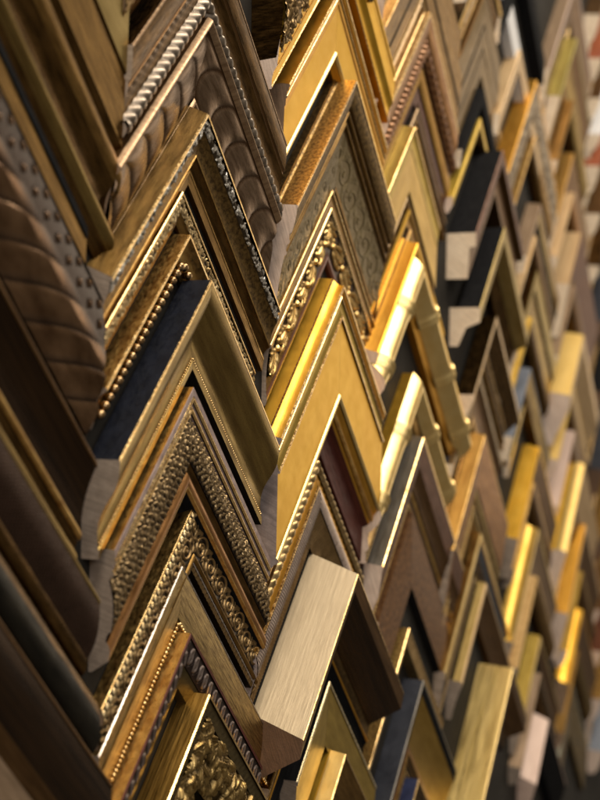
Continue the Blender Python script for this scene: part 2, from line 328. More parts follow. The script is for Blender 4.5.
# ---------------------------------------------------------------- profile helpers: points are (s across from the outer edge, h out from the wall) in mm
def bul(p0, p1, b, n=9):
    (x0, y0), (x1, y1) = p0, p1; d = math.hypot(x1 - x0, y1 - y0) or 1
    nx, ny = -(y1 - y0) / d, (x1 - x0) / d
    return [(x0 + (x1 - x0) * i / n + nx * b * math.sin(math.pi * i / n), y0 + (y1 - y0) * i / n + ny * b * math.sin(math.pi * i / n)) for i in range(n + 1)]
def ln(*p): return list(p)

def resample(pts, step):
    P = np.array(pts, float); d = np.r_[0, np.cumsum(np.hypot(*np.diff(P, axis=0).T))]
    n = max(1, int(round(d[-1] / step))); q = np.linspace(0, d[-1], n + 1)
    return np.c_[np.interp(q, d, P[:, 0]), np.interp(q, d, P[:, 1])], q

def strip(name, pts, side, length, material, parent, relief=None, step=None, nt=None, v0=0.0, vmax=None):
    """One strip of a rail: the polyline pts swept from the mitre to the sawn end. side -1 = left rail, +1 = right rail."""
    if relief is not None:
        P, q = resample(pts, step); nt = int(length * 1.414 / step)
    else:
        P = np.array(pts, float); q = np.r_[0, np.cumsum(np.hypot(*np.diff(P, axis=0).T))]; nt = nt or 2
    m_, n_ = nt + 1, len(P)
    tau = np.linspace(0.13, length, m_)[:, None] * np.ones((1, n_))
    s = np.ones((m_, 1)) * P[:, 0][None]; h = np.ones((m_, 1)) * P[:, 1][None]
    T = 1.41421 * tau + s
    if relief is not None:
        tg = np.gradient(P, axis=0); tg /= (np.hypot(tg[:, 0], tg[:, 1])[:, None] + 1e-9)
        D = relief(T, np.ones((m_, 1)) * q[None])
        dd = D.copy()
        s = s + dd * (-tg[:, 1])[None]; h = h + dd * tg[:, 0][None]
    X = side * tau; Y = -s * 1.41421 - tau; Z = h
    co = np.stack([X, -Z, Y], -1).reshape(-1, 3) * MM
    idx = np.arange(m_ * n_).reshape(m_, n_)
    a_, b_, c_, d_ = idx[:-1, :-1], idx[:-1, 1:], idx[1:, 1:], idx[1:, :-1]
    F = np.stack([a_, b_, c_, d_], -1).reshape(-1, 4)
    if side > 0: F = F[:, ::-1]
    me = bpy.data.meshes.new(name)
    me.vertices.add(len(co)); me.vertices.foreach_set('co', co.ravel())
    me.loops.add(F.size); me.loops.foreach_set('vertex_index', F.ravel().astype(np.int32))
    me.polygons.add(len(F)); me.polygons.foreach_set('loop_start', np.arange(0, F.size, 4, dtype=np.int32))
    me.update(calc_edges=True)
    uvl = me.uv_layers.new(name='rail')
    off = rnd.uniform(0, 5)
    U = np.stack([T * MM + off + (0.37 if side > 0 else 0), (np.ones((m_, 1)) * (q + v0)[None]) * MM + off], -1).reshape(-1, 2)
    uvl.data.foreach_set('uv', U[F.ravel()].ravel())
    me.polygons.foreach_set('use_smooth', np.ones(len(F), bool))
    if relief is not None:
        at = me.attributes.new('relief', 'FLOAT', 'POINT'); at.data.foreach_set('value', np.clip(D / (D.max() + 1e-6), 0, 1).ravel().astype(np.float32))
    else:
        me.set_sharp_from_angle(angle=math.radians(32))
    me.materials.append(MATS[material])
    o = bpy.data.objects.new(name, me); C.objects.link(o); o.parent = parent
    return o

def join_into(base, others):
    """merge plain strips of one rail into one mesh (done by hand, no operators)"""
    import bmesh
    bm = bmesh.new(); mats = []; uvn = 'rail'
    for o in [base] + others:
        k0 = len(bm.faces); bm.from_mesh(o.data)
        bm.faces.ensure_lookup_table()
        mt = o.data.materials[0]
        if mt not in mats: mats.append(mt)
        for f in bm.faces[k0:]: f.material_index = mats.index(mt)
    me = bpy.data.meshes.new('rail'); bm.to_mesh(me); bm.free()
    for m in mats: me.materials.append(m)
    base.data = me
    for o in others: bpy.data.objects.remove(o)
    return base

def end_cap(pts, side, length, material, parent):
    P = [(s, h) for s, h in pts]
    co = []; fu = []
    for s, h in P:
        co.append((side * (length - 0.05) * MM, -h * MM, (-s * 1.41421 - length) * MM))
    me = bpy.data.meshes.new('sawn_end'); me.from_pydata(co, [], [list(range(len(co)))])
    uvl = me.uv_layers.new(name='rail'); off = rnd.uniform(0, 3)
    for li, l in enumerate(me.loops):
        s, h = P[l.vertex_index]; uvl.data[li].uv = (h * MM + off, s * 1.414 * MM + off)
    me.materials.append(MATS[material])
    o = bpy.data.objects.new('sawn_end', me); C.objects.link(o); o.parent = parent
    return o

def ball_row(name, s, h, r, pitch, side, length, material, parent, stretch=1.0):
    """a row of turned beads, one mesh"""
    nu, nv = 10, 7; V = []; F = []; UV = []
    n = int(length * 1.414 / pitch)
    for k in range(n):
        t = (k + .6) * pitch; tau = (t) / 1.41421
        cx, cy, cz = side * tau, -s * 1.41421 - tau, h
        b0 = len(V)
        rr = r * rnd.uniform(.94, 1.05)
        for i in range(nv + 1):
            th = math.pi * i / nv
            for j in range(nu):
                ph = 2 * math.pi * j / nu
                al, ac, up = rr * stretch * math.cos(th), rr * math.sin(th) * math.cos(ph), rr * math.sin(th) * math.sin(ph)
                # along the rail direction and across it in the wall plane
                x = cx + (side * al - side * ac) * .7071; y = cy - (al + ac) * .7071
                V.append((x * MM, -(cz + up) * MM, y * MM))
        for i in range(nv):
            for j in range(nu):
                F.append((b0 + i * nu + j, b0 + i * nu + (j + 1) % nu, b0 + (i + 1) * nu + (j + 1) % nu, b0 + (i + 1) * nu + j))
    me = bpy.data.meshes.new(name); me.from_pydata(V, [], F)
    uvl = me.uv_layers.new(name='rail')
    for li, l in enumerate(me.loops):
        v = me.vertices[l.vertex_index].co; uvl.data[li].uv = (v.x + v.y, v.z)
    me.polygons.foreach_set('use_smooth', [True] * len(F))
    me.materials.append(MATS[material])
    o = bpy.data.objects.new(name, me); C.objects.link(o); o.parent = parent
    return o

GROUP = 'frame corner samples hung in columns'
def sample(apex, label, segs, end='sawn_pine', inner=None, beads=(), L=133, R=133, anchor=(0, 0), yaw=0.0, step=0.75, back=0.5, group=GROUP, k=1.0, fill=0.0):
    """segs: list of (material, points, options). apex is the wall position (x, z) in mm of profile point `anchor` (s)."""
    ax, ay = apex
    root = bpy.data.objects.new('frame_corner_sample', None); C.objects.link(root)
    root.empty_display_size = 0.02
    root.location = (ax * MM, 0, (ay + anchor[0] * 1.41421) * MM)
    root.rotation_euler = (0, yaw, 0)
    root['label'] = label; root['category'] = 'frame sample'; root['group'] = group
    if k != 1.0: segs = [(sg[0], [(q[0] * k if q[0] > 0 else q[0], q[1]) for q in sg[1]]) + tuple(sg[2:]) for sg in segs]
    if fill > 3:                          # further stepped mouldings towards the sight edge
        segs = list(segs); s0, h0 = segs[-1][1][-1]; sE = s0 + fill; x, hh = s0, max(h0, 9.0)
        q = rnd.random()
        while x < sE - 2:
            wdt = min(rnd.uniform(5, 11), sE - x); h1 = max(3.0, hh - rnd.uniform(.5, 3.0))
            m_ = rnd.choice(('bronze_dark', 'bronze', 'brown_satin', 'gold_rubbed', 'mottled_bronze', 'taupe', 'russet_lip', 'gold_olive_dim'))
            e_ = rnd.choice(('gold_rubbed', 'gold_edge', 'bronze', 'tan'))
            segs.append((m_, bul((x, hh - 1.2), (x + wdt * .72, h1), rnd.choice((-1.2, .8, 0.01)))))
            segs.append((e_, bul((x + wdt * .72, h1 + .4), (x + wdt, h1 + .2), .8)))
            x += wdt; hh = h1
    allp = []
    for sg in segs: allp += [p for p in sg[1] if not allp or p != allp[-1]]
    s_end, h_end = allp[-1]
    im = inner or segs[-1][0]
    poly = [(allp[0][0], back)] + allp + [(s_end, back)]
    poly = [p for i, p in enumerate(poly) if i == 0 or p != poly[i - 1]]
    for side, length in ((-1, L), (1, R)):
        base = strip('rail', ln((s_end, h_end), (s_end, back)), side, length, im, root)
        plain = []; v = 0.0
        for sg in segs:
            m, pts = sg[0], sg[1]; opt = sg[2] if len(sg) > 2 else {}
            rel = opt.get('rel'); nm = opt.get('part')
            par = base if nm else root
            o = strip(nm or 'rail', pts, side, length, m, par, relief=rel, step=opt.get('step', step), v0=v)
            v += 7
            if nm is None: plain.append(o)
        join_into(base, plain)
        end_cap(poly, side, length, end, root)
        for bd in beads:
            ball_row(bd.get('part', 'bead_row'), bd['s'], bd['h'], bd['r'], bd['p'], side, length, bd['m'], base, bd.get('st', 1.0))
    return root

# ---------------------------------------------------------------- the wall
def wall():
    me = bpy.data.meshes.new('wall')
    me.from_pydata([(-1.5, 0, -1.6), (4.6, 0, -1.6), (4.6, 0, 1.6), (-1.5, 0, 1.6), (-1.5, .1, -1.6), (4.6, .1, -1.6), (4.6, .1, 1.6), (-1.5, .1, 1.6)], [],
                   [(0, 1, 2, 3), (7, 6, 5, 4), (0, 4, 5, 1), (3, 2, 6, 7), (0, 3, 7, 4), (1, 5, 6, 2)])
    uvl = me.uv_layers.new(name='rail')
    for li, l in enumerate(me.loops):
        v = me.vertices[l.vertex_index].co; uvl.data[li].uv = (v.x, v.z)
    me.materials.append(MATS['shaded_wall'])
    o = bpy.data.objects.new('wall', me); C.objects.link(o); o['kind'] = 'structure'
wall()

# ================================================================ the samples, column by column, each from top to bottom
# profile points are (across, out) in mm
# ---- first column: only the right-hand rails reach into the picture
sample(apex=(655.0, 440.6), L=133.0, R=162.5, label='flat mustard and brown bronze sample with two broad steps, topmost at upper left', anchor=(0,18), end='sawn_brown', inner='bronze_dark', segs=[
  ('bronze_dark', ln((0,0.5),(0,18))), ('gold_olive_dim', ln((0,18),(2,18.6),(38,17)), dict(part='outer_band')), ('bronze_dark', ln((38,17),(39,15),(41,15))),
  ('bronze', ln((41,15),(41.6,16.2),(74,14)), ), ('bronze_dark', bul((74,14),(86,5),-1.5))])
sample(apex=(655.0, 321.6), L=133.0, R=156.8, label='dark bronze sample with two rounded ridges and deep coves beside the mustard and brown sample', anchor=(0,16), end='sawn_brown', segs=[
  ('bronze_dark', ln((0,0.5),(0,14))), ('bronze', bul((0,14),(17,15),3)), ('bronze_dark', bul((17,15),(34,8),-3)),
  ('bronze_olive', bul((34,9),(47,8),4), dict(part='ridge')), ('bronze_dark', ln((47,8),(49,6),(57,3)))])
sample(apex=(655.0, 240.0), L=133.0, R=126.7, label='orange brown flat sample with a black outer line above the carved star sample', anchor=(0,10), end='sawn_brown', segs=[
  ('black', ln((0,0.5),(0,10),(5,10)), dict(part='black_line')), ('bronze', ln((5,9),(26,8))), ])
sample(apex=(655.0, 193.7), L=133.0, R=128.5, label='wide glossy walnut sample carved with small stars and sweeping waves', anchor=(0,22), end='sawn_brown', inner='brown_gloss', segs=[
  ('brown_gloss', ln((0,0.5),(0,21),(1,22))), ('walnut_carved', bul((1,21),(64,9),7,30), dict(part='carved_band', rel=rel_wavecarve(70,34,3.0,21), step=0.9))])
sample(apex=(655.0, 76.4), L=133.0, R=117.2, label='smooth dark brown sample with gold inner ridge below the carved star sample', anchor=(0,25), end='sawn_grey', segs=[
  ('brown_gloss', ln((0,0.5),(0,24))), ('brown_satin', bul((0,24),(4,25),1.2)), ('brown_gloss', bul((4,24),(33,13),-2)),
  ('gold_rubbed', bul((33,13),(38,12),1.8), dict(part='gold_ridge')), ('bronze_dark', ln((38,11),(42,9))), ('bronze_olive', bul((42,9),(51,8),2.5)), ('black', ln((51,7),(54,5)))])
sample(apex=(655.0, -4.0), L=133.0, R=128.5, label='purple brown sample with a woven honeycomb face at the left edge', anchor=(0,22), end='sawn_brown', segs=[
  ('bronze_dark', ln((0,0.5),(0,21))), ('bronze_olive', bul((0,21),(4,22),1)), ('plum_woven', bul((4,22),(30,13),3), dict(part='woven_face')), ('bronze_dark', bul((30,13),(38,9),1.5))])
sample(apex=(655.0, -66.3), L=133.0, R=138.5, label='rounded black sample with olive brown shoulder above the long dark wooden one', anchor=(2,17), end='sawn_brown', segs=[
  ('bronze_dark', ln((0,0.5),(0,9))), ('bronze_dark', bul((0,9),(9,17),2.4)), ('teal_black', bul((9,17),(30,8),4.5))])
sample(apex=(655.0, -118.3), L=133.0, R=140.5, label='long glossy dark brown wooden sample with pale front edge at the lower left', anchor=(0,26), end='sawn_walnut', segs=[
  ('brown_gloss', ln((0,0.5),(0,25))), ('brown_satin', bul((0,25),(3,26),.8)), ('brown_gloss', bul((3,25.5),(38,19),2.5)), ('brown_satin', bul((38,19),(62,8),-2))])
sample(apex=(655.0, -187.4), L=133.0, R=162.8, label='pale finely ribbed sample in the bottom left corner', anchor=(0,14), end='sawn_pink', segs=[
  ('mushroom', ln((0,0.5),(0,14))), ('mushroom', ln((0,14),(52,12)), dict(part='ribbed_face', rel=rel_flute(2.4,.5), step=0.8))])

# ---- second column
sample(apex=(934.6, 405.0), L=124.5, R=37.2, label='antique leaf carved sample of which only a tip shows at the top edge', anchor=(0,18), end='sawn_brown', segs=[
  ('bronze_dark', ln((0,0.5),(0,17))), ('bronze_carved', bul((0,17),(16,15),3), dict(part='leaf_band', rel=rel_rosette(17,8,2))), ('bronze_dark', ln((16,14),(24,10)))])
sample(apex=(938.9, 307.3), L=121.5, R=142.5, label='dark bronze sample with a fat silvery rope moulding, uppermost in its column', anchor=(41,18), end='sawn_grey', segs=[
  ('bronze_dark', ln((0,0.5),(0,21))), ('copper_rod', ln((0,21),(.6,22.2),(1.8,22))), ('bronze_dark', bul((1.8,21.6),(17,20),.8)), ('brown_satin', ln((17,19.6),(18,18.4),(20,18.2),(20.6,19))),
  ('bronze_dark', bul((20.6,19),(35,14.4),-1.2)), ('pewter_carved', bul((35.8,12.4),(46.4,12.4),5.4,14), dict(part='rope_trim', rel=rel_rope(9.6,2.2,.75), step=.6)),
  ('bronze_dark', ln((46.4,12),(52,11)))])
sample(apex=(940.9, 288.9), L=135.0, R=134.5, label='brown sample with copper rod edge over a row of big scooped shells', anchor=(5,22), end='sawn_brown', segs=[
  ('brown_satin', ln((0,0.5),(0,16))), ('copper_rod', bul((0,16),(6.5,16),4.6,14), dict(part='rod')), 
  ('shell_carved', bul((6.5,15.6),(44,3.5),-1.5,16), dict(part='shell_band', rel=rel_shell(38.5,34,3.8,12.0,.3))), ('copper_rod', bul((44,5),(49,4),2), dict(part='inner_lip'))])
sample(apex=(933.2, 218.8), L=137.7, R=140.9, label='dark sample with a bright brass edge and silvery crystal ornament along it', anchor=(2.4,21.5), end='sawn_grey', segs=[
  ('bronze_side', ln((-4,0.5),(2,20.4))), ('gold_edge', ln((2,20.4),(2.6,21.6),(4,21.4)), dict(part='gilt_edge')),
  ('silver_carved', bul((4,19),(11,17.5),.6), dict(part='ornament_band', rel=rel_crystal(7.4,2.0,7,2.3,.62), step=.5)),
  ('mottled_bronze', bul((10,18),(24,11),-1)), ('gold_rubbed', ln((24,11),(24.6,12),(25.6,11.5))), ('bronze_dark', bul((25.6,11),(31.5,4.6),-1)),
  ('gold_rubbed', ln((31.5,4.6),(32,6),(33.5,6))), ('bronze', ln((33.5,5.6),(40,4.6)))])
sample(apex=(914.8, 157.6), L=108.5, R=133.0, label='thin brass sample with a strip of fine leafwork, under the crystal edged one', anchor=(0,10), end='sawn_grey', segs=[
  ('bronze', ln((0,0.5),(0,9.4))), ('gold_edge', bul((0,9.4),(2.6,10.2),.8), dict(part='gilt_edge')),
  ('brass_carved', bul((2.6,8.4),(11,7.4),.6), dict(part='leaf_band', rel=rel_crystal(9.4,1.9,23,2.1,1.2), step=.5)), ('bronze', ln((11,8),(18,4.4)))])
sample(apex=(916.5, 124.2), L=117.8, R=133.0, label='brown gold sample with a row of round beads, just above the navy sided one', anchor=(1,16), end='sawn_grey', segs=[
  ('gold_rubbed', ln((0,0.5),(0.6,15.2))), ('gold_edge', ln((.6,15.2),(1,16.2),(2.2,16.2)), dict(part='gilt_edge')), ('gold_rubbed', bul((2.2,15.8),(12,7),-2)),
  ('bronze_olive', ln((12,7),(18,6),(21,4)))], beads=[dict(s=15.5,h=9.4,r=3.6,p=8.3,m='bead_bronze')])
sample(apex=(925.8, 91.0), L=132.3, R=129.3, label='olive bronze scooped sample with a navy blue outer side and pale gilt edge', anchor=(0,30), end='sawn_grey', inner='black', segs=[
  ('navy', ln((0,5),(0,29.2)), dict(part='navy_side')), ('gold_edge', ln((0,29.2),(.4,30.2),(1.5,30.2)), dict(part='gilt_edge')),
  ('bronze_olive', ln((1.5,30),(4,30),(7,29.6),(10,28.8),(13,27.4),(16,25.2),(19,22.4),(22,19.4),(25,16.9),(28,15.0),(31,13.8),(34,13.2),(37.5,13.2),(41,13.7))),
  ('bronze_olive', ln((41,13.7),(42.8,13.7),(43.4,14.8),(48,14.4)))], beads=[dict(s=42,h=14,r=.95,p=2.5,m='gold_edge',part='pearl_line')])
sample(apex=(917.1, 9.2), L=112.4, R=144.7, label='gold sided sample with two gilt lines and twisted leaf band, below the navy one', anchor=(0,20), end='sawn_grey', segs=[
  ('gold_rubbed', ln((0,2),(0,20))), ('mauve_line', ln((0,20),(.6,20.6),(4.6,20.4))), ('gold_edge', bul((4.6,20),(7.6,19.6),1.3), dict(part='gilt_line')), ('mauve_line', ln((7.6,18.8),(10.4,18.6))),
  ('gold_edge', bul((10.4,18.8),(13.4,18.2),1.3), dict(part='gilt_line')), ('mauve_line', ln((13.4,17),(15,16.6))), ('pewter_brass', bul((15,16),(40,18),2.4,14), dict(part='leaf_band', rel=rel_plait(25,5.6,2.9,5), step=.6)),
  ('bronze_dark', bul((40,17),(45,14),-.8)), ('russet_lip', bul((45,15),(53,16.6),1.6), dict(part='inner_lip')), ('gold_rubbed', ln((53,16.6),(54,16.4),(55,14))), ('black', ln((55,14),(60,3)))])
sample(apex=(938.8, -77.9), L=134.6, R=118.3, label='ornate bronze sample with braided gilt edge and wide scrollwork', anchor=(0,13), end='sawn_brown', segs=[
  ('gold_rubbed', ln((0,1),(0,11))), ('gold_edge', bul((0,11),(1.6,12.4),.6), dict(part='gilt_edge')), ('brass_carved', bul((1.6,11.6),(8,12.4),1.2), dict(part='braided_edge', rel=rel_braid(7.4,6.2,1.7), step=.5)),
  ('bronze_carved', bul((8,11),(29,10.4),-1), dict(part='scroll_band', rel=rel_scroll(21.2,24,2.0,2.0,.2), step=.5)),
  ('bronze', bul((29,10.6),(33,10.4),2)), ('silver_line', bul((33.4,10),(34.8,10),.5)), ('bronze_carved', ln((34.8,9),(38,8)), dict(part='scalloped_lip', rel=rel_rope(5.5,1.0,0), step=.7))])
sample(apex=(918.4, -126.8), L=117.0, R=166.3, label='brushed brass sample with a fine pearl row along its inner edge', anchor=(0,12), end='sawn_grey', segs=[
  ('brass_brushed', ln((0,0.5),(0,11.4))), ('silver_line', ln((0,11.4),(.4,12.4),(1.2,12.2))), ('brass_brushed', bul((1.2,12),(28,9),.8)), ('bronze', ln((28,8),(33.5,7.4)))],
  beads=[dict(s=30.4,h=9.6,r=1.5,p=3.7,m='gold_edge',part='pearl_row')])
sample(apex=(918.4, -177.0), L=133.0, R=133.0, label='copper brown sample with mauve looped vine pattern near the bottom', anchor=(0,20), end='sawn_grey', segs=[
  ('gold_rubbed', ln((0,1),(0,19.6))), ('plum', ln((0,19.6),(.5,20.4),(2.6,20.2))), ('mauve_carved', bul((2.6,19),(17,14),1.2), dict(part='vine_band', rel=rel_loops(15,11,1.5), step=.55)),
  ('engraved_bronze', ln((17,13),(30,9)), dict(rel=rel_flute(2.2,.4,1), step=.7, part='dotted_field'))])
sample(apex=(939.8, -226.7), L=133.0, R=133.0, label='amber gold sided sample filled with heavy golden foliage, lowest in its column', anchor=(0,26), end='sawn_grey', segs=[
  ('amber_streak', ln((0,1),(0,25))), ('gold_edge', ln((0,25),(.5,26.4),(2.2,26.2)), dict(part='gilt_edge')),
  ('engraved_bronze', ln((2.2,24.4),(12,23)), dict(part='dotted_field', rel=rel_flute(2.0,.45,1), step=.6)),
  ('brass_heavy', bul((12,21),(50,12),4,16), dict(part='foliage', rel=rel_heap(42,7.5,9,7.5,1.5), step=.65))])

# ---- third column
sample(apex=(1213.0, 519.1), L=161.1, R=60.0, label='dark bronze sample heaped with leaves, its end showing at the top edge', anchor=(0,32), end='bronze_dark', segs=[
  ('bronze_dark', ln((0,0.5),(0,27))), ('bronze_carved', bul((0,27),(48,24),4,20), dict(part='foliage', rel=rel_heap(52,6,4,6,1.5), step=.7)), ('bronze_dark', ln((48,24),(49,6)))])
sample(apex=(1213.0, 475.6), L=161.0, R=133.0, label='bright yellow gold sample with a grooved outer border, high in the third column', anchor=(0,28), end='sawn_pink', inner='gold_amber', segs=[
  ('gold_satin', ln((0,1),(0,27.4))), ('gold_bright', ln((0,27.4),(.6,28.2),(3,28),(3.6,26.6),(6,26.4),(6.6,27.4),(9,27.2))), ('gold_bright', ln((9,27),(22,25)), ),
  ('gold_bright', bul((22,25.4),(34,20),-1.8), dict(part='cove')), ('gold_edge', ln((34,20),(35,20.6),(36,20)))])
sample(apex=(1213.0, 398.7), L=122.4, R=133.0, label='wide matte gold sample with stepped ridges and pale inner lip above the mottled one', anchor=(0,20), end='sawn_brown', inner='gold_amber', segs=[
  ('gold_bright', bul((0,1),(0,19.4),1)), ('gold_edge', ln((0,19.4),(.5,20.2),(1.8,20))), ('gold_amber', ln((1.8,19.2),(4,18.8),(4.4,17.4),(7,17.2))), ('gold_edge', bul((7,17.2),(8.6,17),.6)),
  ('gold_amber', ln((8.6,16.4),(13,16),(13.5,15),(16,15))), ('gold_satin', ln((16,15),(45,13.4)), dict(part='flat_panel')), ('gold_pale', bul((45,13),(49.5,12.6),2.4), dict(part='inner_lip')), ('gold_amber', ln((49.5,12),(53,6)))])
sample(apex=(1233.1, 310.7), L=139.8, R=120.4, label='wide mottled bronze sample engraved with faint swirls behind a speckled gold side', anchor=(0,28), end='sawn_pink', segs=[
  ('mottled_bronze', ln((-5,0.5),(-5,8))), ('mottled_bronze', bul((-5,8),(-1,10),-.8)), ('mottled_gold', ln((-1,10),(0,27)), dict(part='speckled_side')), ('gold_edge', ln((0,27),(.4,28.2),(1.8,28)), dict(part='gilt_edge')),
  ('mottled_bronze', bul((1.8,27.4),(17,22.4),.8)), ('bronze_dark', ln((17,22),(18,20),(21,20))), ('bronze', bul((21,20),(24,19.6),1)), ('bronze_dark', ln((24,19),(25,17.4),(28,17.2))), ('bronze', bul((28,17.2),(31,16.8),1)), ('bronze_dark', ln((31,16),(34,14.6))),
  ('engraved_bronze', bul((34,14.6),(72,7),-1,10), dict(part='engraved_panel', rel=rel_scroll(39,29,.55,1.35,.14,rows=1), step=.6)), ('bronze', ln((72,7.6),(75,7)))])
sample(apex=(1219.5, 203.2), L=137.5, R=143.2, label='bronze gold sample with twin gilt lines and curling acanthus leaves in its hollow', anchor=(0,10), end='sawn_grey', segs=[
  ('bronze', ln((0,0.5),(0,9))), ('gold_edge', bul((0,9),(2,10),.8), dict(part='gilt_edge')), ('bronze', bul((2,9.6),(12,8.4),-1)), ('gold_edge', bul((12,8.6),(15,8.6),1.2), dict(part='gilt_edge')),
  ('gold_carved', bul((15,7.4),(42,5),-1.2), dict(part='acanthus_band', rel=rel_acanthus(27,30,5.2,5), step=.6)), ('mahogany', bul((42,5),(50,4),1.4), dict(part='inner_lip'))])
sample(apex=(1212.3, 109.8), L=142.4, R=121.5, label='largest bright gold sample with stepped shiny border and broad flat panel', anchor=(4.2,26), end='sawn_mauve', inner='plum', segs=[
  ('gold_satin', ln((-1.6,1),(-1,13.4))), ('gold_edge', ln((-1,13.4),(-1.2,14.6),(0,15))), ('gold_mirror', bul((0,15),(4,25),-1), dict(part='burnished_cove')), ('gold_edge', ln((4,25),(4.4,26.2),(5.8,26)), dict(part='gilt_edge')),
  ('gold_amber', ln((5.8,25),(8,24.8),(8.4,23.4),(11,23.2))), ('gold_edge', bul((11,23.4),(12.6,23.4),.8)), ('gold_olive', bul((12.6,22.6),(24,23.6),-1.6)), ('gold_edge', ln((24,23.6),(24.4,24.8),(25.8,24.6)), dict(part='gilt_edge')),
  ('gold_satin', ln((25.8,22.6),(77,22)), dict(part='flat_panel')), ('gold_pale', bul((77,22),(81,22),2.2), dict(part='inner_lip')), ('gold_amber', ln((81,20.6),(84,17),(86,16.6))), ('gold_rubbed', bul((86,16.6),(89,14),1)), ('gold_amber', ln((89,13),(91,11))), ('plum', ln((91,11),(93,5),(118,3.5)), dict(part='plum_rabbet'))])
sample(apex=(1188.4, -57.5), L=136.2, R=122.7, label='small sample with ruffled gold edge and fluted mauve strip, left of the silver block', anchor=(1,13), end='sawn_mauve', segs=[
  ('gold_rubbed', ln((0,0.5),(0,9.6))), ('brass_dim', bul((0,9.6),(6.5,10),2.6), dict(part='rope_trim', rel=rel_rope(9.5,1.5,.8), step=.6)), ('gold_amber', bul((6.5,9.6),(17,11),-1.2)),
  ('gold_edge', ln((17,11),(17.4,13),(19,13)), dict(part='gilt_edge')), ('mauve_pale', bul((19,12.4),(31,13),1.2), dict(part='fluted_strip', rel=rel_flute(3.0,1.2), step=.5)),
  ('bronze_carved', bul((31,12),(58,3),-1), dict(part='ribbed_cove', rel=rel_flute(3.4,1.0), step=.7))])
sample(apex=(1196.3, -161.3), L=127.0, R=137.9, label='deep brushed silver champagne block sample with dark wooden end, jutting out furthest', anchor=(12,50), end='sawn_walnut', inner='brown_gloss', segs=[
  ('champagne_brushed', ln((0,1),(12,49.4)), dict(part='brushed_side')), ('gold_edge', ln((12,49.4),(12.3,50.2),(13,50.2))), ('brown_satin', ln((13,50),(24,47))), ('brown_gloss', ln((24,47),(38,12)))])
sample(apex=(1213.0, -204.4), L=133.0, R=125.1, label='thin striped dark bronze sample tucked under the silver block', anchor=(0,14), end='sawn_grey', segs=[
  ('bronze_dark', ln((0,0.5),(0,13))), ('bronze', bul((0,13),(2.4,14),.8)), ('mottled_bronze', bul((2.4,13.6),(16,9),-1)), ('gold_amber', bul((16,9),(18.6,8.6),1)), ('black', ln((18.6,8),(22,5),(44,4)))])
sample(apex=(1210.0, -267.1), L=76.6, R=133.0, label='olive gold flat sample with a thick white gilt edge below the silver block', anchor=(0,18), end='sawn_grey', inner='bronze_dark', segs=[
  ('black', ln((0,0.5),(0,16.6))), ('gold_mirror_pale', bul((0,16.6),(3,18),1), dict(part='gilt_edge')), ('gold_olive', ln((3,17.2),(44,13.4)))])
sample(apex=(1222.5, -338.3), L=133.0, R=133.0, label='yellow gold sample with a two step outer side at the bottom edge', anchor=(0,30), end='sawn_grey', inner='bronze_dark', segs=[
  ('gold_satin', ln((-3,1),(-3,13.6),(-1.6,14.4))), ('gold_pale', ln((-1.6,14.4),(0,29)), dict(part='outer_side')), ('gold_edge', ln((0,29),(.4,30.2),(1.8,30)), dict(part='gilt_edge')), ('bronze', bul((1.8,29.6),(26,12),-1.5))])

# ---- fourth column
sample(apex=(1468.0, 575.0), L=136.4, R=133.0, label='plain gilt sample with pale raw end, partly above the top edge', anchor=(0,22), end='sawn_pink', segs=[
  ('gold_rubbed', ln((0,0.5),(0,21))), ('bronze', ln((0,21),(1,22),(40,16)))])
sample(apex=(1468.0, 530.0), L=143.1, R=133.0, k=1.2, fill=12.4, label='brown gold sample with a broad bronze face crossed by a dark line', anchor=(0,24), end='sawn_pink', segs=[
  ('gold_rubbed', ln((-6,0.5),(0,23))), ('bronze', ln((0,23),(1,24),(20,21))), ('black', ln((20,20.6),(24,20))), ('bronze', ln((24,20),(38,17)))])
sample(apex=(1480.7, 443.2), L=134.6, R=114.5, k=1.2, fill=21.0, label='light gold sided sample with a copper rope twist between ridged borders', anchor=(0,22), end='sawn_pink', segs=[
  ('tan_gold', ln((-2,1),(-2,8),(-1.4,9),(-1.4,14),(-.6,15),(0,21)), dict(part='reeded_side')), ('gold_edge', ln((0,21),(.5,22.2),(2,22))), ('russet_lip', bul((2,21.6),(16,18),1)),
  ('mahogany', ln((16,17),(19,16))), ('copper_carved', bul((19,15),(30,13),4,12), dict(part='rope_trim', rel=rel_rope(11,2.4,1.1), step=.9)), ('mahogany', ln((30,12),(34,11))), ('gold_amber_dim', bul((34,11),(47,8),1.6), dict(part='ribbed_border', rel=rel_flute(3.6,.8,.8), step=.8)), ('mahogany', ln((47,7),(60,3)))])
sample(apex=(1447.0, 306.6), L=86.7, R=100.0, k=1.2, fill=6.6, label='olive gold flat sample under the copper rope one', anchor=(0,16), end='sawn_pink', segs=[
  ('gold_olive', ln((-2,0.5),(0,15.4))), ('gold_edge', ln((0,15.4),(.4,16.2),(1.6,16))), ('gold_olive', bul((1.6,15.4),(14,12.4),-1)), ('gold_satin_dim', ln((14,12),(42,10.6)))])
sample(apex=(1459.9, 221.8), L=133.0, R=133.0, k=1.2, fill=13.4, label='small gilt stepped sample inside the olive gold flat one', anchor=(0,7), end='sawn_pink', segs=[
  ('gold_rubbed', ln((0,0.5),(0,7))), ('gold_satin', bul((0,7),(6,7),1.2)), ('gold_rubbed', ln((6,6),(8,4.6),(13,4)))])
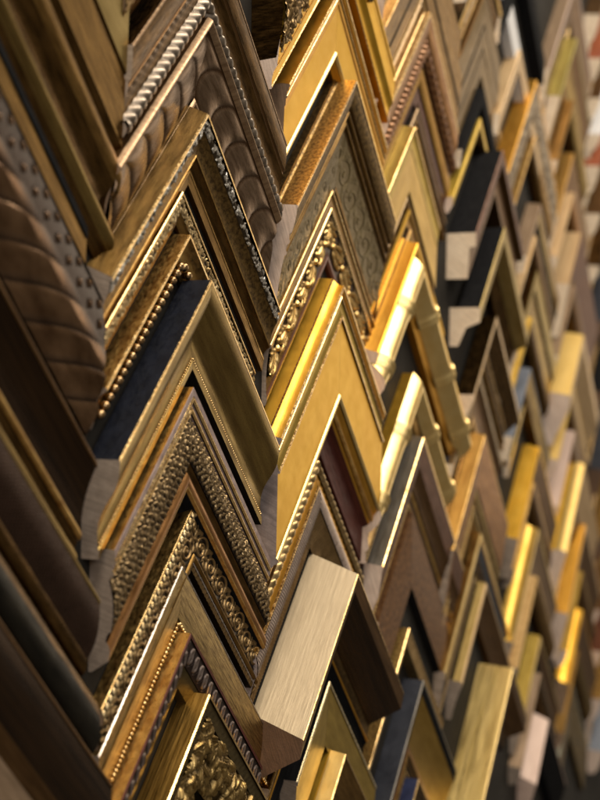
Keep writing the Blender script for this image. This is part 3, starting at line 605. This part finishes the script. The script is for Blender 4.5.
sample(apex=(1445.0, 176.9), L=125.8, R=195.3, label='upper gold bamboo sample with a broad amber scooped side', anchor=(0,22), end='sawn_pink', segs=[
  ('gold_amber', bul((-6,0.5),(0,21.4),-1.2), dict(part='scooped_side')), ('gold_bright', ln((0,21.4),(.6,22.2),(4,22),(4.6,20.4),(8,20))), 
  ('gold_pale', bul((8,13),(38,12),18,18), dict(part='bamboo_rod', rel=rel_bamboo(92,3.2,30), step=.9)), ('gold_amber', ln((38,12),(48,9)))])
sample(apex=(1460.9, 21.6), L=134.1, R=126.5, k=1.2, fill=9.6, label='lower gold bamboo sample with thinner rod', anchor=(8,26), end='sawn_pink', segs=[
  ('gold_bright', ln((0,0.5),(0,13))), ('gold_pale', bul((0,13),(20,13),12.5,16), dict(part='bamboo_rod', rel=rel_bamboo(96,2.6,34), step=.9)), ('gold_rubbed', ln((20,12),(24,11),(30,12),(32,9)))])
sample(apex=(1475.8, -39.3), L=132.2, R=166.8, k=1.2, fill=16.2, label='grey sided sample with thin gilt edge and plum face, under the lower bamboo one', anchor=(0,22), end='sawn_pink', segs=[
  ('slate_metal', ln((-2,0.5),(0,21.2)), dict(part='grey_side')), ('gold_edge', ln((0,21.2),(.4,22.2),(1.8,22))), ('plum_dim', ln((1.8,21.6),(20,17))), ('brown_satin', bul((20,17),(34,9),-1))])
sample(apex=(1475.6, -124.8), L=109.1, R=139.0, label='broad rusty brown rough textured flat sample with black inner side', anchor=(0,9), end='sawn_pink', inner='black', segs=[
  ('russet', ln((0,0.5),(0,9))), ('russet', ln((0,9),(1,9.6),(60,9.6)), ), ('black', ln((60,9.6),(62,3)))])
sample(apex=(1451.2, -252.4), L=133.0, R=133.0, label='small pale gilt sample under the rusty brown one', anchor=(0,16), end='sawn_pink', segs=[
  ('mottled_gold', ln((0,0.5),(0,15.4))), ('gold_edge', ln((0,15.4),(.4,16.2),(2,16))), ('tan_gold', ln((2,15.6),(13,13)))])
sample(apex=(1475.3, -313.9), L=133.0, R=133.0, k=1.2, fill=23.2, label='slate blue sided sample with a gleaming beige scoop face', anchor=(0,26), end='sawn_pink', segs=[
  ('slate', ln((0,0.5),(0,25)), dict(part='slate_side')), ('slate_metal', ln((0,25),(.5,26.1),(2.5,26))), ('black', ln((2.5,25.6),(9,24))), ('gold_satin_dim', bul((9,23),(44,7),-3))])
sample(apex=(1474.2, -426.1), L=133.0, R=133.0, label='small navy sample at the bottom edge inside the slate blue one', anchor=(0,22), end='sawn_pink', segs=[
  ('navy_bright', ln((0,0.5),(0,21.5))), ('gold_edge', ln((0,21.5),(.4,22.2),(1.8,22))), ('bronze_dark', ln((1.8,21.6),(20,14)))])

# ---- fifth column
sample(apex=(1730.0, 591.3), L=133.0, R=62.1, k=1.2, fill=11.0, label='bronze sample with ornamented rim, its end reaching over the white one', anchor=(0,20), end='sawn_pink', segs=[
  ('bronze_dark', ln((0,0.5),(0,19))), ('gold_carved', bul((0,19),(8,18),1.5), dict(part='bead_rim', rel=rel_rope(6,1.4,.6), step=1.0)), ('bronze_dark', ln((8,17),(20,13)))])
sample(apex=(1770.0, 653.7), L=133.0, R=187.6, label='light grey white flat piece standing in for bare wall, high on the right', anchor=(0,16), end='sawn_pine', segs=[  # added pale piece in place of a patch of bare wall
  ('white_face', ln((0,0.5),(0,16),(1,16.6),(34,15)))])
sample(apex=(1730.0, 538.1), L=133.0, R=75.4, label='broad dull brown flat sample with two dark slots', anchor=(0,16), end='sawn_pink', segs=[
  ('bronze', ln((0,0.5),(0,16))), ('taupe', ln((0,16),(1,16.5),(30,15))), ('black', ln((30,14.6),(34,14))), ('taupe', ln((34,15),(52,13.6))), ('black', ln((52,13),(55,12.6))), ('taupe', ln((55,13.4),(78,11)))])
sample(apex=(1716.3, 490.4), L=110.0, R=117.2, label='slim gold sample with beaded right rail in front of the dull brown one', anchor=(0,10), end='sawn_pine', segs=[
  ('tan_gold', ln((-3,0.5),(0,9.4))), ('gold_edge', ln((0,9.4),(.4,10.4),(2,10.2))), ('tan_gold', bul((2,9.6),(9,8.4),1), dict(part='beaded_band', rel=rel_rope(6,1.4,0), step=.9)), ('bronze', ln((9,7.6),(15,5)))])
sample(apex=(1713.2, 407.2), L=95.6, R=133.0, label='black sided sample between the slim gold one and the mustard one', anchor=(0,20), end='sawn_pine', segs=[
  ('black', ln((0,0.5),(0,19.6))), ('black', ln((0,19.6),(1,20),(16,18)))])
sample(apex=(1715.1, 369.1), L=118.9, R=133.0, label='slim mustard yellow sample above the black box one', anchor=(0,16), end='sawn_pink', segs=[
  ('mustard', ln((0,0.5),(0,15.4))), ('mustard', ln((0,15.4),(.5,16),(8,15.4))), ('bronze_dark', ln((8,15),(14,10)))])
sample(apex=(1744.2, 331.4), L=122.3, R=116.0, label='deep black box sample with brown face and raw pine end', anchor=(0,38), end='sawn_pine', inner='brown_satin', segs=[
  ('black', ln((0,1),(0,37.5)), dict(part='black_side')), ('plum_dim', ln((0,37.5),(.5,38.2),(12,38))), ('brown_satin', ln((12,38),(13,30),(40,28),(40,6)))])
sample(apex=(1752.0, 231.5), L=113.2, R=132.1, label='black sided sample with pale olive gold face nested in the black box one', anchor=(0,40), end='sawn_pine', inner='bronze_dark', segs=[
  ('black', ln((0,12),(0,39.4))), ('gold_olive_dim', ln((0,39.4),(.4,40.2),(13,39.6))), ('gold_olive_dim', ln((13,39.6),(18,22))), ('bronze_dark', ln((18,22),(34,12)))])
sample(apex=(1762.6, 115.4), L=104.9, R=133.0, k=1.2, fill=23.6, label='dark brown sample with tan inner line below the olive gold faced one', anchor=(0,28), end='sawn_pine', segs=[
  ('bronze_dark', ln((0,6),(0,27.4))), ('tan', ln((0,27.4),(.5,28),(5,27.6))), ('bronze_dark', ln((5,27),(22,14)))])
sample(apex=(1726.4, 40.4), L=115.7, R=119.2, k=1.2, fill=14.2, label='slate and taupe sample left of the small blue grey one', anchor=(0,16), end='sawn_pine', segs=[
  ('slate', ln((0,0.5),(0,9))), ('taupe', ln((0,9),(0,15.4))), ('taupe', ln((0,15.4),(.5,16),(7,15.6))), ('brown_satin', bul((7,15),(24,7),-1)), ('bronze_dark', ln((24,7),(34,4)))])
sample(apex=(1733.0, -41.7), L=137.0, R=125.8, k=1.2, fill=40.0, label='orange brown sided sample with broad chestnut face', anchor=(0,22), end='sawn_grey', segs=[
  ('gold_amber_dim', ln((-3,0.5),(0,21.4))), ('gold_rubbed', ln((0,21.4),(.4,22.2),(2,22))), ('russet_lip', ln((2,21.8),(40,12)))])
sample(apex=(1746.5, -171.0), L=155.1, R=159.6, k=1.2, fill=8.0, label='sample with a thick pale gilt edge over a slate face and orange right rail', anchor=(0,16), end='sawn_grey', segs=[
  ('bronze', ln((0,0.5),(0,14))), ('gold_pale', bul((0,14),(4,15.6),1), dict(part='gilt_edge')), ('gold_amber_dim', ln((4,15),(7,14.6))), ('slate', ln((7,14),(18,11))), ('bronze_dark', ln((18,11),(30,7)))])
sample(apex=(1752.5, -237.1), L=110.4, R=133.0, label='slim tan edged sample with dark brown face above the wide brushed gold one', anchor=(0,22), end='sawn_grey', segs=[
  ('gold_olive_dim', ln((-1,10),(0,20))), ('tan', bul((0,20),(4,22),1), dict(part='tan_edge')), ('brown_satin', bul((4,21.6),(34,8),-1))])
sample(apex=(1793.9, -354.1), L=178.7, R=80.7, label='widest brushed pale gold block sample, deep sided, at the bottom right', anchor=(0,48), end='sawn_pink', inner='slate', segs=[
  ('gold_brushed', ln((-2,1),(0,47)), dict(part='brushed_side')), ('gold_pale', ln((0,47),(.6,48.2),(3,48))), ('brown_satin', ln((3,47.6),(16,46))), ('brown_satin', ln((16,46),(24,20))), ('bronze_dark', ln((24,20),(38,14)))])

# ---- sixth column
sample(apex=(1922.0, 652.9), L=133.0, R=130.0, label='black sample with its right rail hanging beside the light grey white one', anchor=(0,20), end='sawn_pine', segs=[
  ('black', ln((0,0.5),(0,20),(1,20.4),(26,18)))])
sample(apex=(1903.7, 502.4), L=113.5, R=133.0, label='light tan sample above the amber sided carved one', anchor=(0,20), end='sawn_pine', segs=[
  ('tan', ln((-3,0.5),(0,19.4))), ('tan', ln((0,19.4),(.6,20),(20,18)))])
sample(apex=(1981.4, 476.5), L=177.1, R=144.5, k=1.13, fill=0, label='amber sided sample with pale silvery carved foliage face', anchor=(0,25), end='sawn_pine', segs=[
  ('gold_amber', ln((-3,0.5),(0,24.4))), ('gold_amber', ln((0,24.4),(.5,25),(4,24.6))), ('pewter_light', bul((4,23),(46,12),4,14), dict(part='foliage', rel=rel_heap(84,4,12,5.5,1.0), step=1.3))])
sample(apex=(2029.9, 300.8), L=86.6, R=133.0, k=1.13, fill=0, label='mushroom brown edged sample with black face below the silvery foliage', anchor=(0,22), end='sawn_pine', segs=[
  ('mushroom', ln((-2,0.5),(0,21.4))), ('mushroom', ln((0,21.4),(.6,22),(6,21.6))), ('bronze_olive', ln((6,21),(16,18))), ('black', ln((16,18),(30,12)))])
sample(apex=(1999.4, 198.5), L=108.4, R=133.0, k=1.09, fill=0, label='dull olive sample with two dark ridged rails right of the black box column', anchor=(0,26), end='sawn_pine', segs=[
  ('bronze_dark', ln((0,0.5),(0,25))), ('gold_olive_dim', ln((0,25),(1,26),(18,22))), ('bronze_dark', ln((18,21),(22,18))), ('bronze_olive', ln((22,18),(44,12)))])
sample(apex=(1972.1, 52.3), L=99.0, R=133.0, label='blue grey sided sample above the bright yellow gold one', anchor=(0,24), end='sawn_pine', segs=[
  ('slate_light', ln((-1,0.5),(0,23.4))), ('slate_light', ln((0,23.4),(.5,24),(3,23.8))), ('bronze_olive', ln((3,23.4),(24,16)))])
sample(apex=(2005.1, 17.4), L=95.0, R=133.0, label='slim gilt edged sample just under the blue grey sided one', anchor=(0,12), end='sawn_pine', segs=[
  ('gold_olive', ln((0,0.5),(0,11))), ('gold_pale', bul((0,11),(3,12),.6)), ('bronze_dark', ln((3,11.4),(20,8)))])
sample(apex=(2027.3, -64.9), L=127.1, R=124.4, label='bright yellow gold sided sample with plain chocolate brown face', anchor=(0,26), end='sawn_grey', segs=[
  ('gold_bright', ln((-3,0.5),(-2,12),(-1,13),(0,25.4)), dict(part='gold_side')), ('gold_bright', ln((0,25.4),(.5,26),(3,25.8))), ('brown_satin', ln((3,25.4),(40,14)))])
sample(apex=(2036.4, -187.4), L=148.6, R=133.0, k=1.2, fill=9.2, label='gold scooped side sample with pale edge under the chocolate faced one', anchor=(0,24), end='sawn_grey', segs=[
  ('gold_satin_dim', bul((-8,0.5),(0,22.6),-2.5), dict(part='scooped_side')), ('gold_pale', bul((0,22.6),(4,24),.8), dict(part='gilt_edge')), ('mushroom', bul((4,23),(34,9),-1))])
sample(apex=(2067.7, -355.3), L=102.2, R=133.0, k=1.18, fill=0, label='olive gold sample with thick pale edge above the pale pink block', anchor=(0,22), end='sawn_grey', segs=[
  ('gold_olive', ln((-2,0.5),(0,20))), ('gold_pale', bul((0,20),(4,22),.8), dict(part='gilt_edge')), ('brown_satin', ln((4,21.4),(18,15))), ('black', ln((18,15),(34,8)))])
sample(apex=(2094.7, -488.7), L=79.5, R=133.0, label='pale pink plain block sample with black face at the bottom right', anchor=(4,30), end='blush', inner='black', segs=[
  ('blush', ln((-4,1),(4,29.4)), dict(part='pink_side')), ('blush', ln((4,29.4),(4.6,30),(6,29.8))), ('black', ln((6,29.4),(44,14)))])

# ---- seventh column
sample(apex=(2265.9, 709.5), L=195.7, R=133.0, k=1.2, fill=27.0, label='mushroom pink sided sample cut by the top edge on the far right', anchor=(0,22), end='sawn_pine', segs=[
  ('mushroom', ln((-2,0.5),(0,21.4))), ('blush', ln((0,21.4),(.6,22),(5,21.6))), ('brown_satin', ln((5,21),(40,12)))])
sample(apex=(2224.6, 598.4), L=119.8, R=117.3, k=1.2, fill=10.8, label='green olive sided sample with raw pine end on the far right', anchor=(0,32), end='sawn_pine', segs=[
  ('olive_green', ln((-2,1),(0,31.4)), dict(part='olive_side')), ('olive_green', ln((0,31.4),(.5,32),(4,31.8))), ('brown_satin', ln((4,31.4),(24,22))), ('bronze_olive', ln((24,22),(46,12)))])
sample(apex=(2241.6, 413.8), L=119.1, R=133.0, label='dim mustard sided sample between the green olive one and the tan one', anchor=(0,26), end='sawn_pine', segs=[
  ('gold_amber_dim', ln((-2,0.5),(0,25.4))), ('gold_amber_dim', ln((0,25.4),(.5,26),(3,25.8))), ('brown_satin', ln((3,25.4),(46,12)))])
sample(apex=(2255.9, 283.3), L=92.8, R=148.6, k=1.2, fill=6.2, label='smooth tan sided block sample with plum brown face', anchor=(0,38), end='sawn_pine', inner='plum_dim', segs=[
  ('tan', ln((-3,1),(0,37.4)), dict(part='tan_side')), ('plum_dim', ln((0,37.4),(.5,38),(44,24)))])
sample(apex=(2243.8, 114.0), L=100.4, R=131.6, k=1.2, fill=8.0, label='large pale yellow gold block sample with raw pink end on the far right', anchor=(0,46), end='sawn_pink', segs=[
  ('gold_satin_pale', ln((-4,1),(-3,24),(0,45.4)), dict(part='gold_side')), ('tan', ln((0,45.4),(.6,46.2),(12,45))), ('tan', ln((12,45),(40,22)))])
sample(apex=(2306.0, -102.2), L=134.4, R=133.0, k=1.2, fill=28.8, label='two tone yellow and pale gold sample with raw pink end below the large pale one', anchor=(0,38), end='sawn_pink', segs=[
  ('gold_bright', ln((-4,1),(-2,18))), ('gold_satin_pale', bul((-2,18),(0,37),2), dict(part='pale_side')), ('tan', ln((0,37),(.6,38),(36,20)))])
sample(apex=(2361.4, -208.1), L=135.0, R=133.0, k=1.2, fill=11.8, label='amber sided sample behind the raw pink end on the far right', anchor=(0,30), end='sawn_pink', segs=[
  ('gold_amber', ln((-3,1),(0,29.4)), dict(part='amber_side')), ('tan', ln((0,29.4),(.6,30),(4,29.8))), ('brown_satin', ln((4,29),(36,14)))])
sample(apex=(2375.3, -357.2), L=107.9, R=133.0, k=1.15, fill=0, label='glossy deep yellow gold sample above the grey green edged one', anchor=(0,24), end='sawn_brown', segs=[
  ('gold_mirror', bul((-8,0.5),(0,23.4),-2), dict(part='burnished_cove')), ('gold_amber', ln((0,23.4),(.6,24),(4,23.8))), ('brown_satin', ln((4,23),(40,12)))])
sample(apex=(2347.9, -481.6), L=104.0, R=133.0, label='thin grey green edged sample with olive brown face', anchor=(0,14), end='sawn_brown', segs=[
  ('greige', ln((-2,0.5),(0,13.4))), ('greige', ln((0,13.4),(.6,14),(4,13.8))), ('bronze_olive', ln((4,13.4),(60,8)))])

# ---- eighth column, far right: mostly raw sawn ends show
FAR = [
 ((2557.0, 817.5), 'brown_satin', 'pine ended brown sample, topmost at the right edge', 30),
 ((2571.7, 743.0), 'brick_red', 'brick red sample with pine end at the right edge', 26),
 ((2568.5, 671.1), 'brown_satin', 'chestnut sample with pine end under the brick red one', 22),
 ((2582.3, 609.5), 'white_face', 'white sided sample at the right edge under the chestnut one', 18),
 ((2566.4, 549.5), 'brick_red', 'red brown sample with a tall pine end at the right edge', 30),
 ((2582.9, 466.4), 'brown_satin', 'umber sample with pine end beside the tan block', 24),
 ((2581.1, 373.1), 'bronze_dark', 'dark bronze sample with small pine end beside the plum brown face', 20),
 ((2626.0, 275.5), 'slate', 'dark slate sample at the right edge beside the large pale gold block', 30),
 ((2635.0, 148.1), 'black', 'black sample at the right edge below the dark slate one', 34),
 ((2645.1, 5.2), 'slate', 'charcoal blue sample at the right edge, middle height', 30),
 ((2675.7, -126.0), 'bronze', 'bronze sample at the right edge above the pine ended lower stack', 24),
 ((2624.4, -248.6), 'brown_satin', 'tobacco brown sample with pine end, right edge of the lower stack', 20),
 ((2649.2, -329.1), 'mahogany', 'dark red sample with pink end at the right edge', 22),
 ((2656.4, -418.8), 'bronze', 'bronze faced sample with pink end low on the right edge', 24),
 ((2673.0, -518.4), 'slate_light', 'pale slate sample in the bottom right corner', 26)]
for i, ((ax_, ay_), m_, lab, wd_) in enumerate(FAR):
    H_ = 30
    fl_ = max(0, (ay_ - FAR[i + 1][0][1]) / 1.414 - wd_ - 8) if i < len(FAR) - 1 else 0
    sample(apex=(ax_, ay_), fill=fl_, label=lab, L=125, R=133, anchor=(0, H_), end=('sawn_pine' if i < 7 else 'sawn_pink' if i > 10 else 'sawn_walnut'), segs=[
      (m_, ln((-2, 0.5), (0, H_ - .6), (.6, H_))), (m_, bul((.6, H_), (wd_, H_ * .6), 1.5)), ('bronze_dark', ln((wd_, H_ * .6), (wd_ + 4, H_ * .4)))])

# ---- slim samples nested inside the wide-set ones of the sixth and seventh columns
for ax_, ay_, H_, wd_, m_, f_, e_, lab in (
    (2000, 400, 20, 16, 'gold_rubbed', 'bronze', 'sawn_pine', 'slim rubbed gold sample nested inside the silvery foliage one'),
    (2005, 250, 22, 14, 'tan', 'brown_satin', 'sawn_pine', 'slim tan sample nested under the mushroom brown edged one'),
    (1995, 128, 20, 16, 'gold_olive', 'bronze_dark', 'sawn_pine', 'slim dark olive gold sample nested in the dull olive ridged one'),
    (2030, -118, 18, 16, 'gold_rubbed', 'brown_satin', 'sawn_grey', 'slim worn gold sample inside the chocolate faced one'),
    (2045, -262, 22, 16, 'tan_gold', 'bronze', 'sawn_grey', 'slim tan gold sample nested inside the gold scooped one'),
    (2080, -415, 20, 14, 'mushroom', 'bronze_dark', 'sawn_grey', 'slim brown sample squeezed in above the pale pink block'),
    (2240, 500, 26, 18, 'bronze', 'bronze_olive', 'sawn_pine', 'bronze sided sample nested inside the green olive one'),
    (2250, 350, 26, 16, 'tan', 'russet_lip', 'sawn_pine', 'tan sample with russet face nested below the dim mustard one'),
    (2255, 195, 28, 18, 'mushroom', 'brown_satin', 'sawn_pine', 'mushroom sided sample under the smooth tan block'),
    (2262, 30, 28, 18, 'gold_satin_pale', 'tan', 'sawn_pink', 'pale gold sample nested inside the largest pale gold block'),
    (2280, -45, 26, 16, 'blush', 'mushroom', 'sawn_pink', 'blush sided sample above the two tone yellow and pale gold one'),
    (2370, -290, 24, 16, 'gold_satin_dim', 'brown_satin', 'sawn_pink', 'dim gold sample nested inside the amber sided one'),
    (2360, -425, 22, 16, 'bronze', 'bronze_olive', 'sawn_brown', 'bronze sample nested inside the glossy deep yellow one')):
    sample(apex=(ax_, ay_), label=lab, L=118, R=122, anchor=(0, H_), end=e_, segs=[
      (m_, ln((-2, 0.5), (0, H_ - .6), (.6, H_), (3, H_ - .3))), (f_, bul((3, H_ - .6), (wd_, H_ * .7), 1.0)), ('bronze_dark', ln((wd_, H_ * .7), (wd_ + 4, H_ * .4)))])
